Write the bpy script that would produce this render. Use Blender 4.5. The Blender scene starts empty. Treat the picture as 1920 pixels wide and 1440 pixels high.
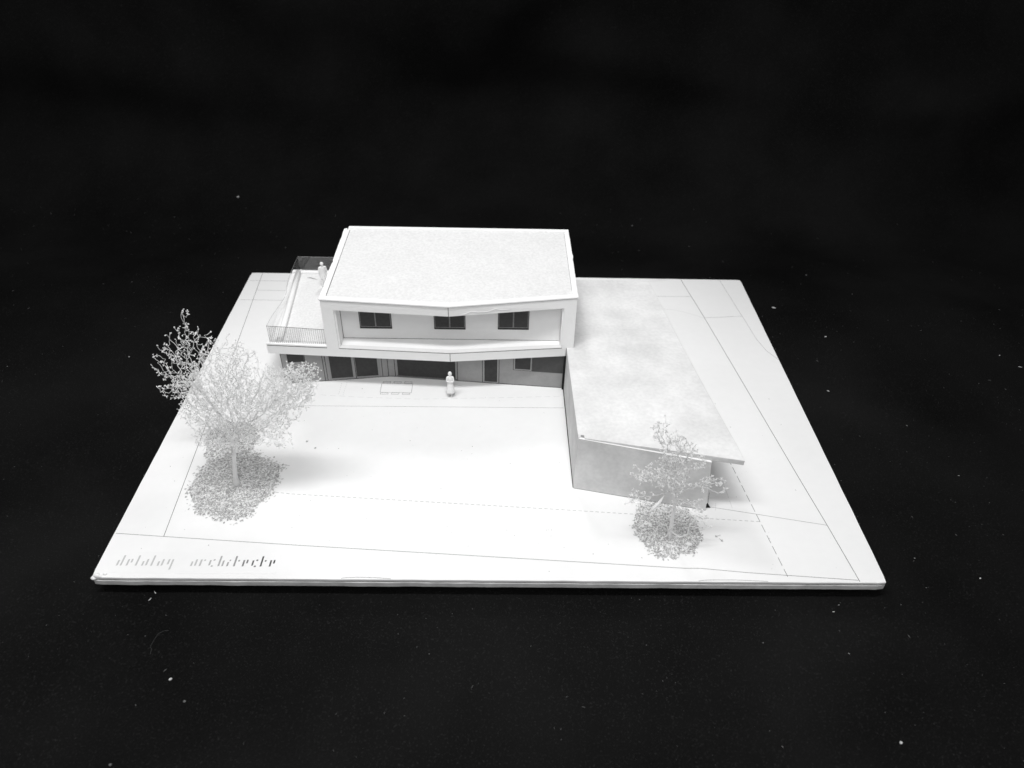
import bpy, bmesh, math, random
import numpy as np
from mathutils import Vector, Matrix, noise

sc = bpy.context.scene
CM = 0.01                      # everything below is written in centimetres
random.seed(7)
RS = np.random.RandomState(7)

# ------------------------------------------------------------------ camera
cam_d = bpy.data.cameras.new("camera")
cam = bpy.data.objects.new("camera", cam_d)
sc.collection.objects.link(cam)
sc.camera = cam
cam_d.sensor_fit = 'HORIZONTAL'
cam_d.sensor_width = 36.0
cam_d.lens = 36.0 * 1390 / 1920
cam_d.clip_start = 0.01
cam_d.clip_end = 50
_r = Vector((0.99972376, -0.00818649, 0.02203141))
_u = Vector((-0.01214686, 0.62252105, 0.78250878))
_f = Vector((0.02012102, 0.78256024, -0.62224964))
cam.matrix_world = Matrix(((_r.x, _u.x, -_f.x, 0.06868 * CM),
                           (_r.y, _u.y, -_f.y, -24.15473 * CM),
                           (_r.z, _u.z, -_f.z, 32.44462 * CM),
                           (0, 0, 0, 1)))
cam_d.dof.use_dof = True
cam_d.dof.focus_distance = 0.455
cam_d.dof.aperture_fstop = 11.0

# ------------------------------------------------------------------ world, lamps, exposure
world = bpy.data.worlds.new("World")
sc.world = world
world.use_nodes = True
wb = world.node_tree.nodes["Background"]
wb.inputs[0].default_value = (1, 1, 1, 1)
wb.inputs[1].default_value = 0.22

def lamp(name, loc, target, size, power, shape='DISK', size_y=None, spread=None):
    d = bpy.data.lights.new(name, 'AREA')
    d.shape = shape
    d.size = size
    if size_y: d.size_y = size_y
    d.energy = power
    if spread: d.spread = math.radians(spread)
    o = bpy.data.objects.new(name, d)
    sc.collection.objects.link(o)
    o.location = Vector(loc) * CM
    zz = (o.location - Vector(target) * CM).normalized()         # lamp shines along -Z; its long side stays parallel to the board's front edge
    xx = (Vector((1, 0, 0)) - zz * zz.x).normalized(); yy = zz.cross(xx)
    o.rotation_euler = Matrix((xx, yy, zz)).transposed().to_euler()
    return o
lamp("overhead_lamp", (-12, -9, 84), (0, 10, 0), 0.50, 5.15, 'RECTANGLE', 0.08)
_sd = bpy.data.lights.new("rear_spot", 'SPOT')
_sd.energy = 3.3; _sd.spot_size = math.radians(62); _sd.spot_blend = .6; _sd.shadow_soft_size = .05
_so = bpy.data.objects.new("rear_spot", _sd); sc.collection.objects.link(_so)
_so.location = Vector((-5, 50, 50)) * CM
_so.rotation_euler = (Vector((0, 8, 0)) * CM - _so.location).to_track_quat('-Z', 'Y').to_euler()
lamp("added_front_fill", (8, -62, 100), (0, 10, 2), 0.6, 0.60, spread=60)  # unseen fill light, added to lift the front faces and twigs

sc.view_settings.view_transform = 'Standard'
sc.view_settings.look = 'None'
sc.view_settings.exposure = 0.0
sc.view_settings.gamma = 1.0
sc.view_settings.use_curve_mapping = False
sc.render.engine = 'CYCLES'
sc.cycles.max_bounces = 14
sc.cycles.diffuse_bounces = 10
sc.cycles.transmission_bounces = 12
sc.cycles.transparent_max_bounces = 16

# ------------------------------------------------------------------ materials
def mat(name, col, rough=0.85, spec=0.2, mottle=0.0, mscale=300.0, big=0.0, bscale=25.0, bump=0.0, bumpscale=900.0):
    m = bpy.data.materials.new(name)
    m.use_nodes = True
    nt = m.node_tree
    N, Lk = nt.nodes, nt.links
    p = N["Principled BSDF"]
    p.inputs["Roughness"].default_value = rough
    p.inputs["Specular IOR Level"].default_value = spec
    p.inputs["Base Color"].default_value = (col, col, col, 1)
    tc = N.new("ShaderNodeTexCoord")
    last = None
    def layer(scale, amount, detail, prev):
        n = N.new("ShaderNodeTexNoise")
        n.inputs["Scale"].default_value = scale
        n.inputs["Detail"].default_value = detail
        Lk.new(tc.outputs["Object"], n.inputs["Vector"])
        mr = N.new("ShaderNodeMapRange")
        mr.inputs["From Min"].default_value = 0.3
        mr.inputs["From Max"].default_value = 0.7
        mr.inputs["To Min"].default_value = 1 - amount
        mr.inputs["To Max"].default_value = 1 + amount * 0.35
        Lk.new(n.outputs["Fac"], mr.inputs["Value"])
        mu = N.new("ShaderNodeMath"); mu.operation = 'MULTIPLY'
        Lk.new(mr.outputs[0], mu.inputs[0])
        if prev is None: mu.inputs[1].default_value = col
        else: Lk.new(prev, mu.inputs[1])
        return mu.outputs[0]
    if mottle: last = layer(mscale, mottle, 2.0, last)
    if big: last = layer(bscale, big, 5.0, last)
    if last is not None:
        cb = N.new("ShaderNodeCombineColor")
        for i in range(3): Lk.new(last, cb.inputs[i])
        Lk.new(cb.outputs[0], p.inputs["Base Color"])
    if bump:
        n = N.new("ShaderNodeTexNoise")
        n.inputs["Scale"].default_value = bumpscale
        n.inputs["Detail"].default_value = 3
        Lk.new(tc.outputs["Object"], n.inputs["Vector"])
        b = N.new("ShaderNodeBump")
        b.inputs["Strength"].default_value = bump
        b.inputs["Distance"].default_value = 0.0005
        Lk.new(n.outputs["Fac"], b.inputs["Height"])
        Lk.new(b.outputs[0], p.inputs["Normal"])
    return m

M = {}
M['board'] = mat("white_card", .84, mottle=.012, mscale=180, big=.035, bscale=14, bump=.05)
M['card'] = mat("house_card", .82, mottle=.015, mscale=250, big=.03, bscale=30, bump=.05)
M['cap'] = mat("card_strip", .86, mottle=.02, mscale=260, bump=.08)
M['strip'] = mat("balcony_edge_strip", .70, mottle=.03, mscale=260)
M['grain'] = mat("grained_paper", .755, mottle=.10, mscale=650, big=.03, bscale=60, bump=.12, bumpscale=700)
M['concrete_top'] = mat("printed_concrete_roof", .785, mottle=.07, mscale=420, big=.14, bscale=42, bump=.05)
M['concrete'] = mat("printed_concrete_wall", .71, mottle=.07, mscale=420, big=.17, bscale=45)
M['greywall'] = mat("printed_grey_wall", .34, mottle=.06, mscale=420, big=.12, bscale=40)
M['greywall2'] = mat("printed_grey_frame", .30, mottle=.05, mscale=420)
M['dark'] = mat("printed_dark_pane", .050, rough=.6, mottle=.16, mscale=420)
M['dark2'] = mat("printed_dark_frame", .075, rough=.6, mottle=.1, mscale=420)
M['line'] = mat("printed_light_line", .34)
M['ink'] = mat("black_ink", .012, rough=.7)
M['burnt'] = mat("burnt_card_edge", .028, rough=.8, mottle=.5, mscale=500)
M['burntsoft'] = mat("scorched_card_edge", .16, rough=.8, mottle=.5, mscale=500)
M['plot'] = mat("plot_line_ink", .30, rough=.8, mottle=.3, mscale=900)
M['plotdark'] = mat("plot_line_dark_ink", .10, rough=.8, mottle=.3, mscale=900)
M['plotfaint'] = mat("plot_line_faint_ink", .60, rough=.8, mottle=.1, mscale=900)
M['lower'] = mat("board_lower_card", .62, mottle=.1, mscale=220, big=.22, bscale=70, bump=.3, bumpscale=400)
M['core'] = mat("board_core", .30, rough=.95, mottle=.25, mscale=160, big=.35, bscale=60, bump=.6, bumpscale=300)
M['foam'] = mat("black_foam", .01, rough=.95)
M['plant'] = mat("white_sprayed_plant", .97, rough=.8)
_nt = M['plant'].node_tree
_p = _nt.nodes["Principled BSDF"]; _tr = _nt.nodes.new("ShaderNodeBsdfTranslucent"); _tr.inputs[0].default_value = (.97, .97, .97, 1)
_mx = _nt.nodes.new("ShaderNodeMixShader"); _mx.inputs[0].default_value = .55
_nt.links.new(_p.outputs[0], _mx.inputs[1]); _nt.links.new(_tr.outputs[0], _mx.inputs[2]); _nt.links.new(_mx.outputs[0], _nt.nodes["Material Output"].inputs[0])
M['figure'] = mat("white_plastic_figure", .84, rough=.55, spec=.4)
M['lint'] = mat("white_lint", .55, rough=.9)
M['lintgrey'] = mat("grey_lint", .12, rough=.9)
M['bud'] = mat("fallen_bud_grey", .48, rough=.9)
M['hairgrey'] = mat("dim_hair", .05, rough=.9)
M['fibre'] = mat("grey_fibre", .30, rough=.9)
for i, c in enumerate((.30, .42, .54)):
    M['leaf%d' % i] = mat("printed_leaf_grey_%s" % ("dark", "middle", "light")[i], c)

# black cloth
def cloth_mat():
    m = bpy.data.materials.new("black_cloth")
    m.use_nodes = True
    N, Lk = m.node_tree.nodes, m.node_tree.links
    p = N["Principled BSDF"]
    p.inputs["Roughness"].default_value = .95
    p.inputs["Specular IOR Level"].default_value = .06
    tc = N.new("ShaderNodeTexCoord")
    big = N.new("ShaderNodeTexNoise"); big.inputs["Scale"].default_value = 9; big.inputs["Detail"].default_value = 6
    Lk.new(tc.outputs["Object"], big.inputs["Vector"])
    r1 = N.new("ShaderNodeMapRange"); r1.inputs[1].default_value = .3; r1.inputs[2].default_value = .75
    r1.inputs[3].default_value = .0030; r1.inputs[4].default_value = .0090
    Lk.new(big.outputs["Fac"], r1.inputs[0])
    fine = N.new("ShaderNodeTexNoise"); fine.inputs["Scale"].default_value = 1100; fine.inputs["Detail"].default_value = 2
    Lk.new(tc.outputs["Object"], fine.inputs["Vector"])
    r2 = N.new("ShaderNodeMapRange"); r2.inputs[1].default_value = .58; r2.inputs[2].default_value = .85
    r2.inputs[3].default_value = 0; r2.inputs[4].default_value = .018
    Lk.new(fine.outputs["Fac"], r2.inputs[0])
    ad = N.new("ShaderNodeMath"); ad.operation = 'ADD'
    Lk.new(r1.outputs[0], ad.inputs[0]); Lk.new(r2.outputs[0], ad.inputs[1])
    cb = N.new("ShaderNodeCombineColor")
    for i in range(3): Lk.new(ad.outputs[0], cb.inputs[i])
    Lk.new(cb.outputs[0], p.inputs["Base Color"])
    b = N.new("ShaderNodeBump"); b.inputs["Strength"].default_value = .5; b.inputs["Distance"].default_value = .0006
    Lk.new(fine.outputs["Fac"], b.inputs["Height"]); Lk.new(b.outputs[0], p.inputs["Normal"])
    return m
M['cloth'] = cloth_mat()

# clear acetate film: see-through sheet with a Fresnel reflection
def film_mat():
    m = bpy.data.materials.new("clear_acetate")
    m.use_nodes = True
    N, Lk = m.node_tree.nodes, m.node_tree.links
    N.remove(N["Principled BSDF"])
    out = N["Material Output"]
    t = N.new("ShaderNodeBsdfTransparent"); t.inputs[0].default_value = (.955, .955, .955, 1)
    g = N.new("ShaderNodeBsdfGlossy"); g.inputs["Roughness"].default_value = .035; g.inputs[0].default_value = (1, 1, 1, 1)
    fr = N.new("ShaderNodeFresnel"); fr.inputs[0].default_value = 1.5
    mu = N.new("ShaderNodeMath"); mu.operation = 'MULTIPLY'; mu.inputs[1].default_value = 1.75; mu.use_clamp = True
    mx = N.new("ShaderNodeMixShader")
    Lk.new(fr.outputs[0], mu.inputs[0]); Lk.new(mu.outputs[0], mx.inputs[0])
    Lk.new(t.outputs[0], mx.inputs[1]); Lk.new(g.outputs[0], mx.inputs[2])
    df = N.new("ShaderNodeBsdfDiffuse"); df.inputs[0].default_value = (.8, .8, .8, 1)
    m2 = N.new("ShaderNodeMixShader"); m2.inputs[0].default_value = .05
    Lk.new(mx.outputs[0], m2.inputs[1]); Lk.new(df.outputs[0], m2.inputs[2]); Lk.new(m2.outputs[0], out.inputs[0])
    return m
M['film'] = film_mat()
M['film2'] = film_mat(); M['film2'].name = "clear_acetate_bowed"
M['film2'].node_tree.nodes['Math'].inputs[1].default_value = .45
M['tape'] = mat("name_strip_paper", .835, mottle=.015, mscale=200)

# ------------------------------------------------------------------ mesh helpers (cm in, m out)
class MB:
    def __init__(s): s.v = []; s.f = []; s.mi = []
    def add(s, vs, fs, mi=0):
        o = len(s.v); s.v += [tuple(p) for p in vs]
        for f in fs: s.f.append(tuple(i + o for i in f)); s.mi.append(mi)
    def quad(s, a, b, c, d, mi=0): s.add([a, b, c, d], [(0, 1, 2, 3)], mi)
    def prism(s, poly, z0, z1, mi=0):
        """poly: xy list counter-clockwise; z0/z1 number or function of (x,y)"""
        F = lambda z, p: z(p[0], p[1]) if callable(z) else z
        n = len(poly)
        vs = [(p[0], p[1], F(z0, p)) for p in poly] + [(p[0], p[1], F(z1, p)) for p in poly]
        fs = [tuple(range(n - 1, -1, -1)), tuple(range(n, 2 * n))]
        fs += [(i, (i + 1) % n, n + (i + 1) % n, n + i) for i in range(n)]
        s.add(vs, fs, mi)
    def box(s, x0, x1, y0, y1, z0, z1, mi=0):
        s.prism([(x0, y0), (x1, y0), (x1, y1), (x0, y1)], z0, z1, mi)
    def loft(s, front, back, mi=0):
        """solid between two matching polygons of 3D points (front seen counter-clockwise from outside)"""
        n = len(front)
        fs = [tuple(range(n)), tuple(range(2 * n - 1, n - 1, -1))]
        fs += [((i + 1) % n, i, n + i, n + (i + 1) % n) for i in range(n)]
        s.add(list(front) + list(back), fs, mi)
    def tube(s, pts, rad, sides=6, cap=True, mi=0):
        n = len(pts); P = [Vector(p) for p in pts]
        R = rad if hasattr(rad, '__len__') else [rad] * n
        vs = []; ref = None
        for i in range(n):
            d = (P[min(i + 1, n - 1)] - P[max(i - 1, 0)])
            d = d.normalized() if d.length > 1e-9 else Vector((0, 0, 1))
            a = Vector((0, 0, 1)) if abs(d.z) < .9 else Vector((1, 0, 0))
            if ref is not None and abs(ref.dot(d)) < .95: a = ref
            u = (a - d * a.dot(d)).normalized(); w = d.cross(u); ref = u
            for k in range(sides):
                t = 2 * math.pi * k / sides
                vs.append(P[i] + (u * math.cos(t) + w * math.sin(t)) * R[i])
        fs = []
        for i in range(n - 1):
            for k in range(sides):
                k2 = (k + 1) % sides
                fs.append((i * sides + k, i * sides + k2, (i + 1) * sides + k2, (i + 1) * sides + k))
        if cap: fs += [tuple(range(sides - 1, -1, -1)), tuple((n - 1) * sides + k for k in range(sides))]
        s.add(vs, fs, mi)
    def mesh(s, name, mats):
        me = bpy.data.meshes.new(name)
        me.from_pydata([(x * CM, y * CM, z * CM) for x, y, z in s.v], [], s.f)
        for m in (mats if isinstance(mats, (list, tuple)) else [mats]): me.materials.append(M[m] if isinstance(m, str) else m)
        if any(s.mi): me.polygons.foreach_set("material_index", s.mi)
        me.update()
        return me
    def build(s, name, mats, parent=None, smooth=False):
        me = s.mesh(name, mats)
        if smooth: me.polygons.foreach_set("use_smooth", [True] * len(me.polygons))
        o = bpy.data.objects.new(name, me); sc.collection.objects.link(o)
        if parent: attach(o, parent)
        return o

def attach(o, parent):
    o.parent = parent
    pm = parent
    off = Vector((0, 0, 0))
    while pm is not None: off += Vector(pm.location); pm = pm.parent
    o.location = Vector(o.location) - off      # parents are never rotated or scaled

def empty(name, loc=(0, 0, 0)):
    o = bpy.data.objects.new(name, None); sc.collection.objects.link(o)
    o.location = Vector(loc) * CM; o.empty_display_size = .01
    return o
def tag(o, label=None, cat=None, group=None, kind=None):
    if label: o['label'] = label
    if cat: o['category'] = cat
    if group: o['group'] = group
    if kind: o['kind'] = kind
    return o

# ------------------------------------------------------------------ the black cloth sweep
def build_cloth():
    """one sheet: flat table part, a valley, then a rising curtain with soft folds"""
    nx, ns = 280, 330
    X = np.linspace(-150, 150, nx); S = np.linspace(-75, 175, ns)
    vs = []
    for s in S:
        # profile: flat to y=46, quarter bend radius 12, then a leaning curtain
        if s < 46: y, z, c = s, 0.0, 0.0
        else:
            R = 12.0; t = (s - 46) / R; tm = math.radians(80)
            if t < tm: y, z, c = 46 + R * math.sin(t), R * (1 - math.cos(t)), t / tm
            else:
                q = s - 46 - R * tm
                y = 46 + R * math.sin(tm) + q * math.cos(tm); z = R * (1 - math.cos(tm)) + q * math.sin(tm); c = 1.0
        for x in X:
            # wrinkles of the table part, kept low under the board
            w = noise.noise(Vector((x * .03, s * .03, 1.7))) * .35 + noise.noise(Vector((x * .09, s * .07, 5.1))) * .10
            keep = min(1, max(0, max(abs(x) - 19, -s - 0, s - 30) / 8))
            dz = w * keep * (1 - c)
            # long soft creases pressed into the cloth
            for (ax, ay, bx, by, a, wd) in ((12, -1, 17, -16, .10, .8), (30, 40, 60, 12, .22, 1.6), (-70, 30, -34, 44, .2, 1.8), (16, 46, 15, 34, .2, .8)):
                dx, dy = bx - ax, by - ay; L = math.hypot(dx, dy)
                t = max(0, min(1, ((x - ax) * dx + (s - ay) * dy) / L / L))
                d = math.hypot(x - ax - t * dx, s - ay - t * dy)
                dz += a * math.exp(-(d / wd) ** 2)
            fold = 0
            if c > 0:
                f = noise.noise(Vector((x * .022 + 3, s * .028, 9.3))) * 6.5 + noise.noise(Vector((x * .05, s * .035, 2.2))) * 1.3
                for (ax, ay, bx, by, a, wd) in ((22, 84, 44, 62, 1.0, 3.6), (6, 66, 40, 61, .7, 3.0), (-4, 66, 20, 88, 1.3, 4.5), (-60, 66, -16, 60, .9, 4.5), (46, 61, 74, 68, .4, 3), (-50, 92, -22, 70, 1.4, 6)):
                    dx, dy = bx - ax, by - ay; L = math.hypot(dx, dy)
                    t = max(0, min(1, ((x - ax) * dx + (s - ay) * dy) / L / L))
                    d = math.hypot(x - ax - t * dx, s - ay - t * dy)
                    f += 1.15 * a * math.exp(-(d / wd / .8) ** 2)
                fold = f * 1.35 * c * c * (3 - 2 * c)
            sag = 0.0
            if s > 27: sag = -2.2 * (lambda q: q * q * (3 - 2 * q))(min(1, (s - 27) / 18.0)) + (0 if s < 45 else 2.2 * (1 - math.exp(-(s - 45) / 9.0)))
            vs.append((x * CM, (y - fold * .95) * CM, (z - 1.33 + dz + fold * .2 + sag) * CM))
    fs = [(j * nx + i, j * nx + i + 1, (j + 1) * nx + i + 1, (j + 1) * nx + i) for j in range(ns - 1) for i in range(nx - 1)]
    me = bpy.data.meshes.new("backdrop"); me.from_pydata(vs, [], fs); me.materials.append(M['cloth'])
    me.polygons.foreach_set("use_smooth", [True] * len(fs)); me.update()
    o = bpy.data.objects.new("backdrop", me); sc.collection.objects.link(o)
    tag(o, "black cloth spread under and behind the model", None, None, 'structure')
    return o
cloth = build_cloth()
from mathutils.bvhtree import BVHTree
_ct = BVHTree.FromPolygons([v.co[:] for v in cloth.data.vertices], [p.vertices[:] for p in cloth.data.polygons])
def cloth_z(x, y):
    h = _ct.ray_cast(Vector((x * CM, y * CM, .05)), Vector((0, 0, -1)))
    return h[0].z / CM if h[0] else -1.33

# ------------------------------------------------------------------ the model's base board
W2, DY = 21.0, 31.504
def edge_noise(i, a): return noise.noise(Vector((i * .9, a, 3.3)))
def build_board():
    root = empty("model_board", (0, 15.75, -1.3))
    tag(root, "large white card base board of the model with thin printed plot lines and lettering", "base board")
    def outline(off, amp, seed):
        pts = []
        n = 90
        for i in range(n): pts.append((-W2 + 2 * W2 * i / n, 0 - off + amp * noise.noise(Vector((i * .35, seed, 0))) + .25 * amp * noise.noise(Vector((i * 1.7, seed, 5)))))
        for i in range(60): pts.append((W2 + off + amp * .5 * noise.noise(Vector((i * .35, seed, 9))), DY * i / 60))
        for i in range(n): pts.append((W2 - 2 * W2 * i / n, DY + off + amp * .5 * noise.noise(Vector((i * .35, seed, 19)))))
        for i in range(60): pts.append((-W2 - off + amp * .5 * noise.noise(Vector((i * .35, seed, 29))), DY - DY * i / 60))
        # clip the corners a little
        out = []
        for (x, y) in pts:
            cx, cy = max(0, abs(x) - (W2 - .10)), max(0, abs(y - DY / 2) - (DY / 2 - .08))
            if cx > 0 and cy > 0:
                x -= math.copysign(cy * .55, x); y -= math.copysign(cx * .4, y - DY / 2)
            out.append((x, y))
        return out
    for nm, off, amp, seed, z0, z1, m, lab in (
            ("card_layer", 0.0, .03, 1, -.17, 0.0, ['board', 'board'], None),
            ("core_layer", -.03, .05, 2, -.24, -.172, ['core', 'core'], "grey rough cut core of the board edge"),
            ("lower_layer", .02, .045, 3, -.58, -.242, ['lower', 'lower'], None)):
        mb = MB(); mb.prism(outline(off, amp, seed), z0, z1)
        o = mb.build(nm, m, root)
        if lab: o['label'] = lab
        bv = o.modifiers.new("bevel", 'BEVEL'); bv.width = .00025; bv.segments = 2; bv.limit_method = 'ANGLE'; bv.angle_limit = .9
    mb = MB(); mb.box(-19.3, 19.3, 1.7, 29.5, -1.5, -.602)
    mb.build("support_block", 'foam', root)['label'] = "dark block that lifts the board off the cloth"
    # torn paper lips along the front edge
    def ribbon(pts, w, z, m, nm, root=root, z2=None):
        mb = MB()
        for i in range(len(pts) - 1):
            a, b = Vector(pts[i][:2]), Vector(pts[i + 1][:2])
            d = (b - a).normalized(); n = Vector((-d.y, d.x)) * w / 2
            mb.quad((*(a - n), z), (*(b - n), z), (*(b + n), z), (*(a + n), z))
        return mb.build(nm, m, root)
    for xs, xe, amp in ((-8.0, -5.4, .09), (10.9, 14.6, .08)):
        pts = []
        for i in range(25):
            t = i / 24; x = xs + (xe - xs) * t
            pts.append((x, .03 + amp * math.sin(math.pi * min(1, t * 1.15)) ** .5 * (1 + .25 * noise.noise(Vector((x, 0, 2)))) if t < .87 else .03 + amp * .4 * (1 - t) / .13))
        mb = MB()
        for i in range(24):     # a lifted lip with a dark slit behind it
            a, b = pts[i], pts[i + 1]
            mb.quad((a[0], a[1], .004), (b[0], b[1], .004), (b[0], b[1] + .028, .004), (a[0], a[1] + .028, .004), 1)
        mb.build("torn_edge", ['board', 'plot'], root)
    # crumpled left front corner
    mb = MB()
    for (x, y, z, r) in ((-20.75, .14, .02, .13), (-20.55, .1, .0, .1), (-20.35, .22, .04, .09), (-20.9, .05, -.1, .12)):
        bm = bmesh.new(); bmesh.ops.create_icosphere(bm, subdivisions=2, radius=r)
        vs = [(v.co.x * (1 + .5 * noise.noise(v.co * 9)) * 1.2 + x, v.co.y + y, v.co.z * (1 + .6 * noise.noise(v.co * 12)) * .8 + z) for v in bm.verts]
        mb.add(vs, [tuple(v.index for v in f.verts) for f in bm.faces]); bm.free()
    mb.build("dented_corner", 'board', root, True)

    LZ = .005
    def line(pts, w, m, dash=None, nm="plot_line", label=None, z=LZ):
        if not dash:
            o = ribbon(pts, w, z, m, nm)
        else:
            on, off = dash; segs = []; pos = 0.0; draw = True; left = on
            mb = MB()
            for i in range(len(pts) - 1):
                a, b = Vector(pts[i]), Vector(pts[i + 1]); L = (b - a).length; d = (b - a).normalized(); n = Vector((-d.y, d.x)) * w / 2
                s = 0
                while s < L - 1e-6:
                    e = min(L, s + left)
                    if draw:
                        p, q = a + d * s, a + d * e
                        mb.quad((*(p - n), z), (*(q - n), z), (*(q + n), z), (*(p + n), z))
                    left -= e - s
                    if left <= 1e-6: draw = not draw; left = on if draw else off
                    s = e
            o = mb.build(nm, m, root)
        if label: o['label'] = label
        return o
    line([(-20.9, 2.96), (-18.21, 2.76), (-10.69, 2.22), (0, 1.53), (10.36, .86), (11.12, .87), (13.6, .61), (15.57, .46), (17.27, .33), (19.49, .16)], .034, 'plot', label="long thin line across the front of the board")
    line([(-18.21, 2.78), (-18.80, 12.2), (-19.24, 19.96), (-20.05, 31.4)], .030, 'plotdark', label="dark boundary line down the left side")
    line([(-20.8, 30.19), (-15.7, 30.2)], .028, 'plot', nm="plot_line")
    line([(-19.8, 28.68), (-15.7, 28.65)], .028, 'plot')
    line([(-20.8, 27.17), (-15.7, 27.17)], .028, 'plot')
    line([(19.54, .06), (19.12, 3.96), (18.68, 7.55), (17.62, 16.73), (16.6, 25.45), (15.81, 31.4)], .032, 'plotdark', label="dark boundary line down the right side")
    line([(19.18, 31.4), (19.60, 26.8), (19.78, 25.2), (20.01, 22.6), (20.35, 21.1), (20.97, 19.9)], .024, 'plot', label="curved thin line near the right edge")
    line([(12.3, 28.6), (16.12, 28.66)], .026, 'plot')
    line([(12.8, 31.0), (14.6, 31.3)], .026, 'plotfaint')
    line([(16.65, 25.46), (19.74, 25.77)], .026, 'plot')
    line([(13.0, 26.75), (14.2, 26.6), (15.0, 26.3), (15.9, 25.85), (16.5, 25.42)], .024, 'plotfaint')
    line([(-12.9, 14.03), (4.62, 14.11)], .024, 'plot', label="terrace edge line in front of the house")
    line([(-12.0, 15.2), (-9.3, 15.0), (-5.27, 14.86), (0, 15.1), (4.61, 15.36)], .022, 'plotfaint', dash=(.42, .22), label="faint dashed line under the roof edge")
    line([(-12.9, 6.14), (-11.98, 6.02), (3.5, 5.0), (8.43, 4.65), (15.3, 4.19)], .026, 'plot', dash=(.2, .13), label="fine dashed line crossing the lawn")
    line([(13.9, 14.0), (14.75, 8.79), (15.75, .35)], .036, 'plot', dash=(.56, .22), label="long dashed line beside the right boundary")
    line([(12.54, 5.31), (19.12, 3.96)], .026, 'plot', label="thin line from the garage corner to the right boundary")
    line([(13.86, 7.4), (13.94, 5.2)], .022, 'plotfaint', dash=(.6, .2))
    line([(12.9, 5.0), (13.05, 5.6)], .02, 'plotfaint')
    line([(-10.43, 16.6), (-10.47, 15.19)], .03, 'plotfaint', dash=(.1, .12))
    line([(-10.78, 16.5), (-10.78, 15.24)], .03, 'plotfaint', dash=(.1, .12))
    # printed dining table and chairs
    def rect(x0, y0, x1, y1, w, m, nm, label=None):
        mb = MB()
        for (a, b, c, d) in ((x0, y0, x1, y0 + w), (x0, y1 - w, x1, y1), (x0, y0 + w, x0 + w, y1 - w), (x1 - w, y0 + w, x1, y1 - w)):
            mb.quad((a, b, LZ), (c, b, LZ), (c, d, LZ), (a, d, LZ))
        o = mb.build(nm, m, root)
        if label: o['label'] = label
    rect(-8.0, 15.53, -5.82, 16.55, .027, 'plot', "printed_table", "outline of a dining table printed on the terrace")
    for i in range(3):
        x = -7.95 + i * .75
        rect(x, 15.33, x + .53, 15.5, .026, 'plot', "printed_chair")
        rect(x + .03, 16.58, x + .56, 16.78, .026, 'plot', "printed_chair")
    # printed tree canopies (leafy grey pattern)
    def foliage(cx, cy, r, n, seed, lab, dens=1.0):
        rnd = random.Random(seed); mb = MB()
        def lim(t): return r * (1 + .24 * noise.noise(Vector((math.cos(t) * 1.6, math.sin(t) * 1.6, seed))) + .09 * noise.noise(Vector((math.cos(t) * 6, math.sin(t) * 6, seed))))
        for i in range(n):
            t = rnd.random() * 6.283; q = math.sqrt(rnd.random()) * lim(t) * (1 + .16 * rnd.random() ** 4)
            x, y = cx + q * math.cos(t), cy + q * math.sin(t)
            if noise.noise(Vector((x * 3.2, y * 3.2, seed * 1.3))) + .8 * noise.noise(Vector((x * 9, y * 9, seed))) > .36 + .25 * rnd.random(): continue
            z = .006 + .000006 * i
            a = rnd.gauss(.6, .9); l = rnd.uniform(.04, .10); w = l * rnd.uniform(.25, .5)
            ca, sa = math.cos(a), math.sin(a); bend = rnd.uniform(-.35, .35) * l
            P = [(-l, 0), (-l * .3, -w + bend), (l * .5, -w * .8 + bend * .6), (l, 0), (l * .35, w + bend), (-l * .4, w * .8 + bend)]
            mb.add([(x + p * ca - s * sa, y + p * sa + s * ca, z) for p, s in P], [(0, 1, 2, 3, 4, 5)], rnd.choices((0, 1, 2), (.22, .38, .4))[0])
        for i in range(n // 2):
            t = rnd.random() * 6.283; q = math.sqrt(rnd.random()) * lim(t) * .98; x, y = cx + q * math.cos(t), cy + q * math.sin(t)
            a = rnd.gauss(.5, .8); l = rnd.uniform(.03, .075); w = l * rnd.uniform(.25, .5); ca, sa = math.cos(a), math.sin(a); z = .048 + .000003 * i
            mb.add([(x + p * ca - s * sa, y + p * sa + s * ca, z) for p, s in ((-l, 0), (0, -w), (l, 0), (0, w))], [(0, 1, 2, 3)], 3 if rnd.random() < .72 else 0)
        o = mb.build("printed_foliage", ['leaf0', 'leaf1', 'leaf2', 'board'], root); o['kind'] = 'stuff'; o['label'] = lab
    foliage(-15.5, 6.85, 2.55, 6000, 3.1, "grey leafy canopy print round the left front tree")
    foliage(-16.7, 10.55, 1.75, 2500, 5.7, "grey leafy canopy print behind the left front tree")
    foliage(9.75, 3.6, 1.9, 3400, 8.2, "grey leafy canopy print round the right tree")
    # the name strip, stencil letters fading from pale to dark
    strip = MB(); strip.box(-20.25, -11.5, .3, 1.7, .004, .012)
    st = strip.build("name_strip", 'tape', root); st['label'] = "thin name strip lettered delalay architecte"
    B, XH, AS, w = .76, .44, .68, .09
    G = {'d': [((0, .0), (.0, .36)), ((.2, 0), (.2, AS))], 'e': [((0, 0), (0, .42)), ((.18, .2), (.18, .44))],
         'l': [((0, 0), (0, AS))], 'a': [((0, .0), (.0, .30)), ((.2, .02), (.2, .44))], 'y': [((0, .1), (0, XH)), ((.2, -.24), (.2, XH))],
         'r': [((0, 0), (0, XH)), ((.13, .40), (.22, .40))], 'c': [((0, .05), (0, .4)), ((.13, .42), (.23, .42)), ((.1, .02), (.2, .02))],
         'h': [((0, 0), (0, AS)), ((.2, 0), (.2, .38))], 'i': [((0, 0), (0, .28)), ((.03, .40), (.1, .40))], 't': [((0, 0), (0, AS)), ((.13, .38), (.22, .38))]}
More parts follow.
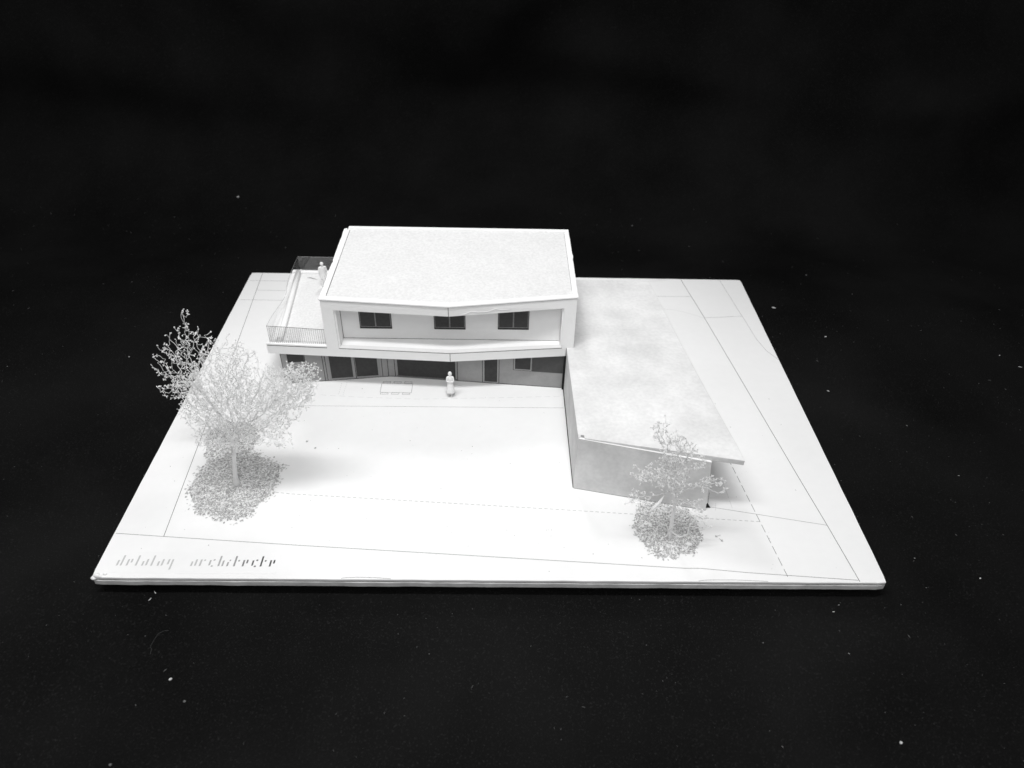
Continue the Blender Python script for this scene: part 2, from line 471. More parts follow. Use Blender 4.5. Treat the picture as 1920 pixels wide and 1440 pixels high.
    XS = [-20.03, -19.52, -19.04, -18.71, -18.23, -17.89, -17.39, -16.13, -15.68, -15.19, -14.69, -14.23, -13.87, -13.41, -12.92, -12.46, -11.98]
    for i, ch in enumerate("delalayarchitecte"):
        c = .50 if i < 7 else [.48, .46, .43, .38, .33, .27, .19, .12, .08, .07][i - 7]
        lm = mat("letter_ink_%s_grey" % ("pale", "middle", "dark")[0 if c > .4 else 1 if c > .15 else 2], c, rough=.8)
        mb = MB()
        for (a, b) in G[ch]:
            ax, ay, bx, by = XS[i] + .06 + a[0], B + a[1], XS[i] + .06 + b[0], B + b[1]
            if ay == by: mb.quad((ax, ay - w / 2, .015), (bx, by - w / 2, .015), (bx + .02, by + w / 2, .015), (ax + .02, ay + w / 2, .015))
            else:
                hw = w / 2; cut = .03
                mb.add([(ax - hw, ay, .015), (ax + hw, ay + cut, .015), (bx + hw, by + cut * .5, .015), (bx - hw, by, .015)], [(0, 1, 2, 3)])
        mb.build("letter", lm, st)
    return root
board = build_board()

# ------------------------------------------------------------------ the house
def lerp(a, b, t): return a + (b - a) * t
ZB, ZS, ZT = 2.85, 3.50, 7.35     # fascia bottom, slab top, roof edge top
def fy(x, z=3.5):
    """front face: a shallow V, leaning a little as the glued card does"""
    if x < -3.06: y = lerp(16.05, 15.36, (x + 15.25) / 12.19); ln = 0 if x < -11.2 else lerp(0, -.19, (x + 11.2) / 8.14)
    else: y = lerp(15.36, 16.22, (x + 3.06) / 8.2); ln = lerp(-.19, .27, (x + 3.06) / 8.2)
    return y + ln * max(0, (z - 3.5)) / 3.85
def build_house():
    root = empty("house", (-5, 20, 0))
    tag(root, "white two-storey card house with flat grained roof and bent front", "house")
    T = .12
    def face(name, pts, m, parent=root, proud=0.0, thick=T):
        """flat card piece lying on the front V; pts = (x,z) seen from the front, counter-clockwise"""
        mb = MB()
        mb.loft([(x, fy(x, z) - proud, z) for x, z in pts], [(x, fy(x, z) + thick, z) for x, z in pts])
        return mb.build(name, m, parent)
    XC = -3.06
    # floor slab and its deck
    mb = MB(); mb.prism([(-15.25, fy(-15.25) + T), (XC, fy(XC) + T), (4.6, fy(4.6) + T), (4.6, 25.7), (-15.62, 25.7)], ZB, ZS)
    mb.build("floor_slab", 'card', root)
    # front card, two halves: lower band + post + upper band, split at the crease
    def half(sgn):
        # two quads-strips so that polygons stay planar along the V
        mb = MB()
        def piece(pts):
            mb.loft([(x, fy(x, z), z) for x, z in pts], [(x, fy(x, z) + T, z) for x, z in pts])
        if sgn < 0:
            piece([(-15.25, ZB), (XC - .015, ZB), (XC - .015, ZS), (-10.42, ZS), (-11.2, ZS), (-15.25, ZS)])
            piece([(-11.2, ZS), (-10.42, ZS), (-10.42, 6.52), (-11.2, 6.52)])
            piece([(-11.2, 6.52), (-10.42, 6.52), (XC - .015, 6.52), (XC - .015, 7.19), (-11.2, 7.19)])
        else:
            piece([(XC + .015, ZB), (4.66, ZB), (4.66, ZS), (XC + .015, ZS)])
            piece([(4.36, ZS), (5.16, ZS), (5.16, 6.55), (4.36, 6.55)])
            piece([(XC + .015, 6.52), (4.36, 6.55), (5.16, 6.55), (5.16, 7.19), (XC + .015, 7.19)])
        return mb.build("front_panel", 'card', root)
    half(-1); half(1)
    # dark cut lines: crease, under caps, above lower band
    def cut(pts, nm='cut_line', m='burnt'):
        face(nm, pts, m, proud=.006, thick=.05)
    cut([(XC - .016, ZB), (XC + .016, ZB), (XC + .016, ZS), (XC - .016, ZS)])
    cut([(XC - .016, 6.52), (XC + .016, 6.52), (XC + .016, 7.19), (XC - .016, 7.19)])
    cut([(-11.2, 7.19), (XC, 7.19), (XC, 7.235), (-11.2, 7.235)]); cut([(XC, 7.19), (5.16, 7.19), (5.16, 7.225), (XC, 7.225)])
    cut([(-10.42, ZS), (XC, ZS), (XC, ZS + .045), (-10.42, ZS + .045)]); cut([(XC, ZS), (4.36, ZS), (4.36, ZS + .045), (XC, ZS + .045)])
    cut([(-15.2, ZS - .0), (-11.22, ZS), (-11.22, ZS + .045), (-15.2, ZS + .045)])
    # left reveal of the seam at the top left corner
    # storey walls
    for (x0, x1) in ((-11.2, -11.08), (5.04, 5.16)):
        mb = MB(); mb.loft([(x0, fy(x0) + T, ZS), (x1, fy(x1) + T, ZS), (x1, fy(x1, 7.2) + T, 7.2), (x0, fy(x0, 7.2) + T, 7.2)], [(x0, 25.66, ZS), (x1, 25.66, ZS), (x1, 25.66, 7.2), (x0, 25.66, 7.2)])
        mb.build("side_wall", 'card', root)
    mb = MB(); mb.box(-11.2, 5.16, 25.66, 25.78, ZS, 7.2); mb.build("back_wall", 'card', root)
    # recess: back wall, cheeks, ceiling, floor
    YR = 16.95
    rw = MB(); rw.box(-10.30, 4.24, YR, YR + .1, ZS + .03, 6.75); rw = rw.build("recess_wall", 'card', root)
    for (x0, x1) in ((-10.42, -10.31), (4.25, 4.36)):
        mb = MB(); mb.loft([(x0, fy(x0) + T, ZS), (x1, fy(x1) + T, ZS), (x1, fy(x1, 6.6) + T, 6.6), (x0, fy(x0, 6.6) + T, 6.6)], [(x0, YR + .02, ZS), (x1, YR + .02, ZS), (x1, YR + .02, 6.6), (x0, YR + .02, 6.6)])
        mb.build("reveal", 'card', root)
    for x in (-10.305,):
        mb = MB(); mb.box(x, x + .03, YR - .012, YR, ZS + .04, 6.6); mb.build("cut_line", 'burntsoft', root)
    mb = MB(); mb.box(-10.28, 4.22, YR - .01, YR, ZS + .055, ZS + .08); mb.build("cut_line", 'burntsoft', root)
    mb = MB(); mb.prism([(-11.08, fy(-11.08) + .3), (XC, fy(XC, 6.7) + .32), (5.04, fy(5.04, 6.7) + .2), (5.04, YR + .12), (-11.08, YR + .12)], 6.62, 6.74)
    mb.build("recess_ceiling", 'card', root)
    mb = MB(); mb.prism([(-10.3, fy(-10.3) + .3), (XC, fy(XC) + .3), (4.24, fy(4.24) + .3), (4.24, YR), (-10.3, YR)], ZS + .002, ZS + .05)
    mb.build("balcony_floor", 'card', root)
    mb = MB()
    for (a, b) in ((-10.4, XC), (XC, 4.34)):
        mb.loft([(a, fy(a) - .02, ZS + .045), (b, fy(b) - .02, ZS + .045), (b, fy(b) - .02, ZS + .09), (a, fy(a) - .02, ZS + .09)], [(a, fy(a) + .34, ZS + .045), (b, fy(b) + .34, ZS + .045), (b, fy(b) + .34, ZS + .09), (a, fy(a) + .34, ZS + .09)])
    mb.build("floor_edge_strip", 'strip', root)
    # three windows in the recess
    for (x0, x1, z0) in ((-9.10, -6.97, 4.39), (-4.17, -2.08, 4.40), (.07, 2.14, 4.45)):
        z1 = z0 + 1.85
        mb = MB(); mb.box(x0, x1, YR - .035, YR + .01, z0, z1)
        wnd = mb.build("window", 'dark2', rw)
        mb = MB(); mb.box(x0, x1, YR - .06, YR - .036, z0, z0 + .11); mb.build("sill", 'dark', wnd)
        xm = (x0 + x1) / 2; zl = z0 + .17
        for (a, b) in ((x0 + .08, xm - .035), (xm + .035, x1 - .08)):
            mb = MB(); mb.box(a, b, YR - .052, YR - .036, zl, z1 - .08); mb.build("pane", 'dark', wnd)
            mb = MB(); t = .022
            for (p, q, r_, s_) in ((a - t, b + t, zl - t, zl), (a - t, a, zl, z1 - .08), (b, b + t, zl, z1 - .08)):
                mb.box(p, q, YR - .058, YR - .036, r_, s_)
            mb.build("frame", 'line', wnd)
    # roof: grained panel, caps
    def rooff(x): return fy(x, 7.3)
    mb = MB(); mb.prism([(-10.95, rooff(-10.95) + .3), (XC, rooff(XC) + .3), (4.9, rooff(4.9) + .3), (4.9, 25.5), (-10.95, 25.5)], 7.0, 7.305)
    mb.build("roof_panel", 'grain', root)
    capz0, capz1 = 7.226, 7.35
    def cap(poly, z1=capz1, seedn=1.0):
        mb = MB(); mb.prism(poly, capz0, z1); o = mb.build("roof_edge_cap", 'cap', root)
        bv = o.modifiers.new("bevel", 'BEVEL'); bv.width = .00025; bv.segments = 1
    cap([(-11.27, rooff(-11.2) - .05), (XC, rooff(XC) - .07), (XC, rooff(XC) + .36), (-11.27, rooff(-11.2) + .36)])
    cap([(XC + .003, rooff(XC) - .07), (5.24, rooff(5.2) - .05), (5.24, rooff(5.2) + .36), (XC + .003, rooff(XC) + .36)], capz1 - .004)
    # wavy outer edge of the left and right strips
    n = 34; L = []
    for i in range(n + 1):
        y = lerp(rooff(-11.2) + .365, 25.45, i / n)
        L.append((-11.24 + .035 * noise.noise(Vector((0, y * 1.3, 4))) + (.05 if 20.3 < y < 20.8 else 0), y))
    cap([(-10.86, L[0][1])] + [(-10.82, 25.45)] + L[::-1], capz1 + .002)
    R_ = []
    for i in range(n + 1):
        y = lerp(rooff(5.2) + .365, 25.45, i / n); R_.append((5.22 + .03 * noise.noise(Vector((7, y * 1.1, 4))) + (.04 if 21.5 < y < 22 else 0), y))
    cap(R_ + [(4.86, 25.45), (4.86, R_[0][1])], capz1 + .001)
    cap([(-10.95, 25.453), (5.2, 25.453), (5.2, 25.80), (-10.95, 25.80)], capz1 + .03)
    mb = MB(); mb.prism([(-10.86, rooff(-10.8) + .42), (-10.825, rooff(-10.8) + .42), (-10.795, 20.9), (-10.83, 20.9)], 7.2, 7.320); mb.build("cut_line", 'burntsoft', root)
    mb = MB(); mb.prism([(-10.825, 21.0), (-10.805, 21.0), (-10.79, 25.3), (-10.82, 25.3)], 7.2, 7.316); mb.build("cut_line", 'burntsoft', root)
    mb = MB(); mb.prism([(4.835, 17.3), (4.855, 17.3), (4.855, 25.3), (4.835, 25.3)], 7.2, 7.314); mb.build("cut_line", 'plot', root)
    mb = MB(); mb.box(-11.0, -10.955, 25.3, 25.62, 7.3, 7.375); mb.build("cut_line", 'burnt', root)
    # ---- left roof deck
    mb = MB(); mb.prism([(-14.5, 16.35), (-11.22, 16.2), (-11.22, 25.3), (-15.1, 25.3)], ZS + .002, ZS + .055)
    mb.build("deck_floor", 'grain', root)
    mb = MB(); mb.prism([(-15.25, fy(-15.25) + .0), (-11.22, fy(-11.22) + .0), (-11.22, fy(-11.22) + .26), (-15.25, fy(-15.25) + .3)], ZS + .045, ZS + .16)
    mb.build("deck_front_strip", 'cap', root)
    mb = MB(); mb.prism([(-15.6, 25.32), (-11.22, 25.32), (-11.22, 25.7), (-15.6, 25.7)], ZS + .002, ZS + .2)
    mb.build("deck_back_strip", 'cap', root)
    mb = MB(); mb.prism([(-15.22, 16.4), (-14.66, 16.4), (-15.3, 25.3), (-15.6, 25.3)], ZS + .002, ZS + .12)
    mb.build("deck_side_strip", 'cap', root)
    rod = MB(); rod.tube([(-14.42, 16.28, ZS + .22), (-14.62, 19, ZS + .23), (-14.86, 22, ZS + .22), (-15.12, 25.3, ZS + .22)], .2, 14)
    rod = rod.build("edge_rod", 'cap', root, True); rod['label'] = "round white rod along the outer edge of the deck"
    mb = MB(); mb.tube([(-14.96, 25.55, ZS + .2), (-14.96, 25.5, ZS + .3)], [.1, .05], 8); mb.build("glue_blob", 'figure', root, True)
    # clear film railing: front, bowed side, back
    zr0 = ZS + .15
    path = []
    for i in range(9): t = i / 8; path.append((lerp(-11.24, -15.0, t), lerp(16.02, 16.14, t), lerp(4.86, 5.0, t), 0))
    for i in range(1, 25):
        t = i / 24; bow = .32 * math.sin(math.pi * min(1, t * 1.25)) ** 1.5 * (1 if t < .8 else 0)
        bow = .34 * math.exp(-((t - .38) / .2) ** 2)
        path.append((lerp(-15.0, -15.05, t), lerp(16.14, 25.6, t), lerp(5.0, 4.87, t) , bow))
    for i in range(1, 9): t = i / 8; path.append((lerp(-15.05, -11.22, t), 25.6, 4.87, 0))
    mb = MB(); K = 6; vs = []
    for (x, y, zt, bow) in path:
        for k in range(K + 1):
            t = k / K; vs.append((x + bow * t * t, y, lerp(zr0, zt, t)))
    fs = [(i * (K + 1) + k, (i + 1) * (K + 1) + k, (i + 1) * (K + 1) + k + 1, i * (K + 1) + k + 1) for i in range(len(path) - 1) for k in range(K)]
    strips = {"front": (0, 8), "side": (8, 32), "back": (32, 40)}
    def sheet(i0, i1):
        mb = MB(); K1 = K + 1
        mb.add(vs[i0 * K1:(i1 + 1) * K1], [(i * K1 + k, (i + 1) * K1 + k, (i + 1) * K1 + k + 1, i * K1 + k + 1) for i in range(i1 - i0) for k in range(K)])
        return mb
    film = sheet(0, 8).build("film_railing", 'film', root, True)
    sheet(8, 32).build("film_sheet", 'film2', film, True); sheet(32, 40).build("film_sheet", 'film', film, True)
    film['label'] = "clear plastic film railing round the deck with drawn balusters in front"
    # handrail line and balusters drawn on the front film
    mb = MB(); mb.tube([(-11.26, 15.99, 4.86), (-12.5, 16.03, 4.91), (-13.8, 16.08, 4.97), (-15.01, 16.12, 5.0)], .016, 5); mb.build("handrail", 'plotdark', film)
    mb = MB(); mb.tube([(x - .005 + b, y, z) for x, y, z, b in path[8:34]], .008, 5); mb.build("film_edge", 'plot', film)
    mb = MB(); mb.tube([(x, y, z) for x, y, z, b in path[32:]], .012, 5); mb.build("film_edge", 'line', film)
    for i in range(28):
        t = (i + .0) / 27; x = lerp(-15.0, -11.3, t); y = lerp(16.12, 16.0, t)
        mb = MB(); mb.tube([(x, y, zr0 + .02), (x, y, lerp(5.0, 4.86, t))], .0075, 4); mb.build("baluster", 'plot', film)
    # ---- ground floor walls (printed card), shallow V
    A, Bp, Cp = (-14.62, 16.37), (-7.46, 17.36), (4.58, 16.28)
    def wallseg(P, Q, name='ground_wall'):
        d = Vector((Q[0] - P[0], Q[1] - P[1])).normalized(); n = Vector((d.y, -d.x))
        mb = MB(); mb.prism([(P[0], P[1]), (Q[0], Q[1]), (Q[0] - n.x * .12, Q[1] - n.y * .12), (P[0] - n.x * .12, P[1] - n.y * .12)], .0, ZB)
        w = mb.build(name, 'greywall', root)
        def on(s0, s1, z0, z1, m, nm, parent=w, pr=.012):
            a = Vector(P) + d * s0; b = Vector(P) + d * s1
            mb = MB(); mb.prism([(a.x + n.x * pr, a.y + n.y * pr), (b.x + n.x * pr, b.y + n.y * pr), (b.x, b.y), (a.x, a.y)], z0, z1)
            return mb.build(nm, m, parent)
        return w, on, d
    w, on, d = wallseg(A, Bp)
    s_ = lambda x: (x - A[0]) / d.x
    win = on(s_(-14.2), s_(-13.12), 1.8, ZB, 'dark', "window")
    on(s_(-13.10), s_(-13.06), 1.78, ZB, 'burnt', "window_joint")
    for x in (-11.95, -11.78): on(s_(x), s_(x) + .035, .02, ZB, 'burnt', "panel_joint")
    door = on(s_(-11.62), s_(-8.12), .05, ZB, 'greywall2', "sliding_door")
    door['label'] = "dark glazed sliding door, left bay of the ground floor"
    for (x0, x1) in ((-11.49, -10.02), (-9.77, -8.30)):
        on(s_(x0), s_(x1), .2, ZB, 'dark', "pane", door, .02)
    on(s_(-9.84), s_(-9.80), .05, 2.7, 'burnt', "door_joint", door, .022)
    for x in (-8.02, -7.62): on(s_(x), s_(x) + .035, .0, ZB, 'burnt', "panel_joint")
    on(0.0, s_(-7.46), .0, .035, 'burnt', "base_line", w, .016)
    on(s_(-14.62), s_(-14.59), .0, ZB, 'burnt', "corner_line", w, .016)
    w2, on2, d2 = wallseg(Bp, Cp)
    q = lambda x: (x - Bp[0]) / d2.x
    on2(q(-7.14), q(-7.10), 0, ZB, 'burnt', "panel_joint", w2)
    fr = on2(q(-7.02), q(-2.74), .04, ZB, 'greywall2', "picture_window", w2); fr['label'] = "wide dark picture window behind the standing figure"
    on2(q(-6.92), q(-2.86), .16, ZB, 'dark', "pane", fr, .02)
    on2(q(-7.02), q(-2.74), .1, .135, 'burnt', "sill_line", fr, .021)
    on2(q(-2.72), q(-2.685), 0, ZB, 'burnt', "panel_joint", w2)
    dr = on2(q(-.98), q(.21), .02, ZB, 'burnt', "front_door", w2); dr['label'] = "narrow dark door with a pale outline"
    on2(q(-.94), q(.17), .05, ZB, 'line', "frame", dr, .018)
    on2(q(-.82), q(.07), .15, ZB, 'dark', "pane", dr, .024)
    kw = on2(q(1.16), q(2.46), 1.3, ZB, 'burnt', "window", w2); kw['label'] = "small dark window with pale outline beside the door"
    on2(q(1.19), q(2.43), 1.33, ZB, 'line', "frame", kw, .018)
    on2(q(1.29), q(2.35), 1.42, ZB, 'dark', "pane", kw, .024)
    on2(q(2.47), q(4.57), 1.28, ZB, 'dark2', "dark_panel", w2, .014)
    on2(0, q(4.55), .0, .035, 'burnt', "base_line", w2, .016)
    on2(q(-2.9), q(-2.86), .1, ZB, 'ink', "panel_joint", w2, .023)
    # remaining ground floor walls
    mb = MB(); mb.box(-14.62, -14.5, 16.52, 25.2, 0, ZB); mb.build("ground_side_wall", 'greywall', root)
    mb = MB(); mb.box(-14.5, 4.6, 25.1, 25.2, 0, ZB); mb.build("ground_back_wall", 'greywall', root)
    # the loose glue curl on the upper right band
    mb = MB()
    mb.tube([(-2.4, fy(-2.4, 6.6) - .02, 6.58), (-2.0, fy(-2., 6.6) - .03, 6.66), (-1.6, fy(-1.6, 6.6) - .03, 6.82), (-1.2, fy(-1.2, 6.6) - .03, 6.72), (-.6, fy(-.6, 6.6) - .03, 6.72), (-.1, fy(-.1, 6.6) - .04, 6.9), (.3, fy(.3, 6.6) - .03, 6.78), (.9, fy(.9, 6.6) - .02, 6.72)], [.008, .02, .014, .018, .014, .02, .014, .006], 6)
    mb.build("glue_bead", 'cap', root, True)
    return root
house = build_house()

# ------------------------------------------------------------------ the garage wing
def gz(x, y): return 4.1 - .063 * (y - 6.7)
def build_garage():
    root = empty("garage_wing", (9, 14, 0))
    tag(root, "long low garage wing with marbled grey concrete roof and side overhang", "garage")
    x0 = 4.72
    # west wall, top flush with the roof
    mb = MB(); mb.prism([(x0 - .01, 6.7), (x0 + .13, 6.82), (x0 + .13, 26.2), (x0 + .02, 26.2), (x0, 16.4)], 0, lambda x, y: gz(x, y) - .02)
    mb.build("side_wall", 'concrete', root)
    mb = MB(); mb.prism([(x0 - .045, 6.75), (x0 - .012, 6.72), (x0 - .012, 16.15), (x0 - .055, 16.15)], 0.002, .05); mb.build("base_line", 'burnt', root)
    mb = MB(); mb.box(x0 - .15, x0 - .004, 16.05, 16.2, 0.052, ZB - .01); mb.build("corner_gap", 'ink', root)
    # end wall, slanting
    p, q = Vector((4.71, 6.70)), Vector((12.32, 5.02)); d = (q - p).normalized(); n = Vector((d.y, -d.x))
    b = -n * .14
    tq = Vector((11.98, 5.10))
    mb = MB()
    mb.loft([(p.x, p.y, 0), (q.x, q.y, 0), (tq.x, tq.y, 3.80), (p.x, p.y, 4.0)], [(p.x + b.x, p.y + b.y, 0), (q.x + b.x, q.y + b.y, 0), (tq.x + b.x, tq.y + b.y, 3.80), (p.x + b.x, p.y + b.y, 4.0)])
    mb.build("end_wall", 'concrete', root)
    a1, a2 = p + n * .012, q + n * .012
    mb = MB(); mb.prism([(a1.x, a1.y), (a2.x, a2.y), (q.x, q.y), (p.x, p.y)], 0.001, .022); mb.build("base_line", 'burntsoft', root)
    # pale cut edge along the top of the end wall
    mb = MB(); mb.loft([(p.x, p.y - .004, 4.001), (tq.x, tq.y - .004, 3.801), (tq.x, tq.y - .004, 3.83), (p.x, p.y - .004, 4.03)], [(p.x, p.y + .135, 4.001), (tq.x, tq.y + .135, 3.801), (tq.x, tq.y + .135, 3.83), (p.x, p.y + .135, 4.03)])
    mb.build("cut_edge", 'cap', root)
    # inner wall under the overhang and back wall
    mb = MB(); mb.prism([(11.85, 6.6), (11.97, 6.6), (11.4, 26.1), (11.28, 26.1)], 0, lambda x, y: gz(x, y) - .36); mb.build("side_wall", 'concrete', root)
    mb = MB(); mb.box(4.8, 11.3, 26.0, 26.1, 0, 2.5); mb.build("back_wall", 'concrete', root)
    # roof slab with slightly bowed outer edge
    edge = []
    for i in range(24):
        t = i / 23; y = lerp(4.86, 26.25, t)
        edge.append((13.73 - 1.85 * t - .12 * math.sin(math.pi * t) + .02 * noise.noise(Vector((y, 1, 1))), y))
    front = []
    for i in range(12):
        t = i / 12; front.append((lerp(5.05, 13.66, t), lerp(6.66, 4.86, t) + .015 * noise.noise(Vector((t * 14, 3, 1)))))
    poly = [(4.705, 26.25), (4.69, 6.98), (5.03, 6.96)] + front + [(13.68, 4.84)] + edge[1:]
    mb = MB(); mb.prism(poly, lambda x, y: gz(x, y) - .36, lambda x, y: gz(x, y))
    o = mb.build("roof_slab", ['concrete_top', 'concrete'], root)
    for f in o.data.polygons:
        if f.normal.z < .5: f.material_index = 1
    bv = o.modifiers.new("bevel", 'BEVEL'); bv.width = .0004; bv.segments = 2; bv.limit_method = 'ANGLE'
    # black wedge at the foot of the end wall
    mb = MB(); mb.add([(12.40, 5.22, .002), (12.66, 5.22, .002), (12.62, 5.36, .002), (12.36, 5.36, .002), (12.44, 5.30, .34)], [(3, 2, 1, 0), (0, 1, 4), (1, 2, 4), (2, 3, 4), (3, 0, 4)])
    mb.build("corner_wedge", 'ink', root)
    mb = MB(); mb.tube([(12.42, 5.16, .3), (12.33, 5.2, 1.4)], [.011, .006], 5); mb.build("cut_line", 'burnt', root)
    return root
garage = build_garage()

# ------------------------------------------------------------------ plant-twig trees (space colonisation)
def grow_tree(root, trunk, blobs, n_attr, step, seed, r_tip, r_pow, r_max, bud, wob=.5, kill=1.7, side=.22):
    rs = np.random.RandomState(seed)
    att = []
    wts = np.array([b[5] for b in blobs], float); wts /= wts.sum()
    for b, w in zip(blobs, wts):
        k = int(n_attr * w)
        v = rs.normal(size=(k, 3)); v /= np.linalg.norm(v, axis=1)[:, None]
        v *= (rs.rand(k, 1) ** .42)
        att.append(np.array(b[:3]) + v * np.array((b[3], b[3], b[4])))
    att = np.vstack(att)
    P = [np.array(trunk[0], float)]; par = [-1]
    for a, b in zip(trunk[:-1], trunk[1:]):
        a, b = np.array(a, float), np.array(b, float); n = max(1, int(np.linalg.norm(b - a) / step))
        for i in range(1, n + 1): P.append(a + (b - a) * i / n + rs.normal(size=3) * step * .08); par.append(len(P) - 2)
    P = list(P)
    n0 = len(P)
    near_i = np.zeros(len(att), int); near_d = np.full(len(att), 1e9)
    def upd(lo):
        Q = np.array(P[lo:])
        D = np.linalg.norm(att[:, None, :] - Q[None], axis=2); m = D.argmin(1); dd = D[np.arange(len(att)), m]
        c = dd < near_d; near_d[c] = dd[c]; near_i[c] = m[c] + lo
    upd(max(1, n0 // 2))
    dirs = {}
    for it in range(160):
        if len(att) == 0: break
        acc = {}
        for a, i, d in zip(att, near_i, near_d):
            v = (a - P[i]) / max(d, 1e-6)
            if i in acc: acc[i] += v
            else: acc[i] = v.copy()
        lo = len(P)
        for i, v in acc.items():
            l = np.linalg.norm(v)
            if l < 1e-3: v = rs.normal(size=3); l = np.linalg.norm(v)
            v = v / l + rs.normal(size=3) * wob; v /= np.linalg.norm(v)
            P.append(P[i] + v * step); par.append(i)
        upd(lo)
        keep = near_d > step * kill
        att, near_i, near_d = att[keep], near_i[keep], near_d[keep]
        if len(P) > 16000: break
    n = len(P); P = np.array(P)
    kids = [[] for _ in range(n)]
    for i in range(1, n): kids[par[i]].append(i)
    cnt = np.zeros(n)
    for i in range(n - 1, -1, -1):
        cnt[i] = max(1, cnt[i]) if not kids[i] else sum(cnt[k] for k in kids[i])
    rad = np.minimum(r_max, r_tip * cnt ** r_pow * 1.0)
    twigs = MB(); buds = MB(); trunkmb = MB()
    # chains
    def chain(i0, p0):
        c = [p0] if p0 >= 0 else []
        i = i0
        while True:
            c.append(i)
            if not kids[i]: break
            i2 = max(kids[i], key=lambda k: cnt[k])
            for k in kids[i]:
                if k != i2: stack.append((k, i))
            i = i2
        return c
    stack = [(0, -1)]
    tips = []
    first = True
    while stack:
        i0, p0 = stack.pop()
        c = chain(i0, p0)
        R = [rad[j] for j in c]
        if p0 >= 0: R[0] = R[1]
        pts = [P[j] for j in c]
        if first:
            nt = min(len(c), n0 + 4)
            trunkmb.tube(pts[:nt], [max(r, lerp(r_max, r_max * .45, k / nt)) * (1.0 + .55 * max(0, 1 - k / 4)) for k, r in enumerate(R[:nt])], 10)
            if len(c) - nt >= 1: twigs.tube(pts[nt - 1:], R[nt - 1:], 5)
            first = False
        else: twigs.tube(pts, R, 5 if R[0] > .05 else 4)
        tips.append((pts[-1], pts[-1] - pts[-2]))
    # buds: little florets at and near the tips
    def floret(p, d):
        d = d / max(1e-6, np.linalg.norm(d))
        for k in range(rs.randint(2, 5)):
            v = d + rs.normal(size=3) * .75; v /= np.linalg.norm(v)
            l = bud * rs.uniform(.7, 1.5); e = p + v * l; w = l * rs.uniform(.2, .34)
            a = np.cross(v, rs.normal(size=3)); a /= np.linalg.norm(a); b = np.cross(v, a)
            m_ = p + v * l * .62
            buds.add([p, m_ + a * w, m_ + b * w, m_ - a * w, m_ - b * w, e], [(0, 2, 1), (0, 3, 2), (0, 4, 3), (0, 1, 4), (5, 1, 2), (5, 2, 3), (5, 3, 4), (5, 4, 1)])
    for p, d in tips:
        floret(p, d)
        if rs.rand() < .5: floret(p - d * .8, d + rs.normal(size=3) * .1)
    for i in range(n0, n):          # side shoots with their own florets
        if cnt[i] < 14 and rs.rand() < side:
            v = (P[i] - P[par[i]]) / step + rs.normal(size=3) * .9; v /= np.linalg.norm(v)
            a = P[i] + v * bud * rs.uniform(.8, 1.8); b = a + (v + rs.normal(size=3) * .5) * bud * rs.uniform(.5, 1.2)
            twigs.tube([P[i], a, b], [r_tip * 1.05, r_tip * .9, r_tip * .8], 3)
            floret(b, b - a)
    trunkmb.build("trunk", 'plant', root, True)
    o = twigs.build("branches", 'plant', root, True)
    o = buds.build("florets", 'plant', root); o['kind'] = 'stuff'
    return n, len(tips)

tA = tag(empty("model_tree", (-15.33, 6.75, 0)), "dense white dried-twig tree in front, left side of the lawn", "tree", "white twig trees on the board")
print("tree A", grow_tree(tA, [(-15.33, 6.75, 0), (-15.25, 6.8, 1.0), (-15.05, 6.85, 2.2), (-14.8, 6.85, 3.1), (-14.5, 6.9, 3.8)],
    [(-14.3, 6.6, 6.5, 1.7, 1.6, 3.2), (-16.0, 6.9, 5.9, 1.25, 1.2, 2.2), (-12.6, 6.9, 5.9, 1.4, 1.3, 2.0), (-10.9, 6.6, 7.0, 1.15, .95, 1.9), (-12.0, 6.3, 4.5, .95, .8, .45),
     (-13.6, 7.2, 8.7, 1.2, .8, .7), (-15.3, 7.0, 8.0, 1.3, .8, .9), (-15.6, 6.3, 4.3, 1.1, .5, .9), (-14.0, 6.3, 4.3, 1.2, .6, .9), (-16.6, 7.2, 7.0, .9, .8, .6), (-10.3, 6.6, 8.2, 1.15, .9, 1.8), (-11.8, 6.8, 7.9, 1.0, .8, 1.0), (-12.9, 6.3, 7.4, 1.2, 1.0, 1.0)], 5800, .12, 11, .0082, .28, .15, .075, wob=.36, side=.6))
tB = tag(empty("model_tree", (-16.45, 9.9, 0)), "open white twig tree behind, leaning left over the dark cloth", "tree", "white twig trees on the board")
print("tree B", grow_tree(tB, [(-16.3, 9.7, 0), (-16.4, 9.75, 1.2), (-16.55, 9.8, 2.4), (-16.9, 9.8, 3.6), (-17.3, 9.8, 4.6)],
    [(-18.0, 9.8, 6.9, 1.7, 1.5, 2.8), (-17.1, 9.8, 8.7, .9, .9, 1.1), (-18.8, 9.7, 5.0, 1.0, 1.0, 1.1), (-16.3, 10.0, 7.6, 1.2, 1.0, 1.0), (-15.0, 10.0, 7.9, 1.2, .6, .6), (-16.9, 9.8, 10.1, .4, .6, .16)], 640, .19, 29, .0125, .26, .12, .10, wob=.55, side=.22, kill=2.2))
tC = tag(empty("model_tree", (9.84, 2.97, 0)), "sparse white twig tree in front of the garage end wall", "tree", "white twig trees on the board")
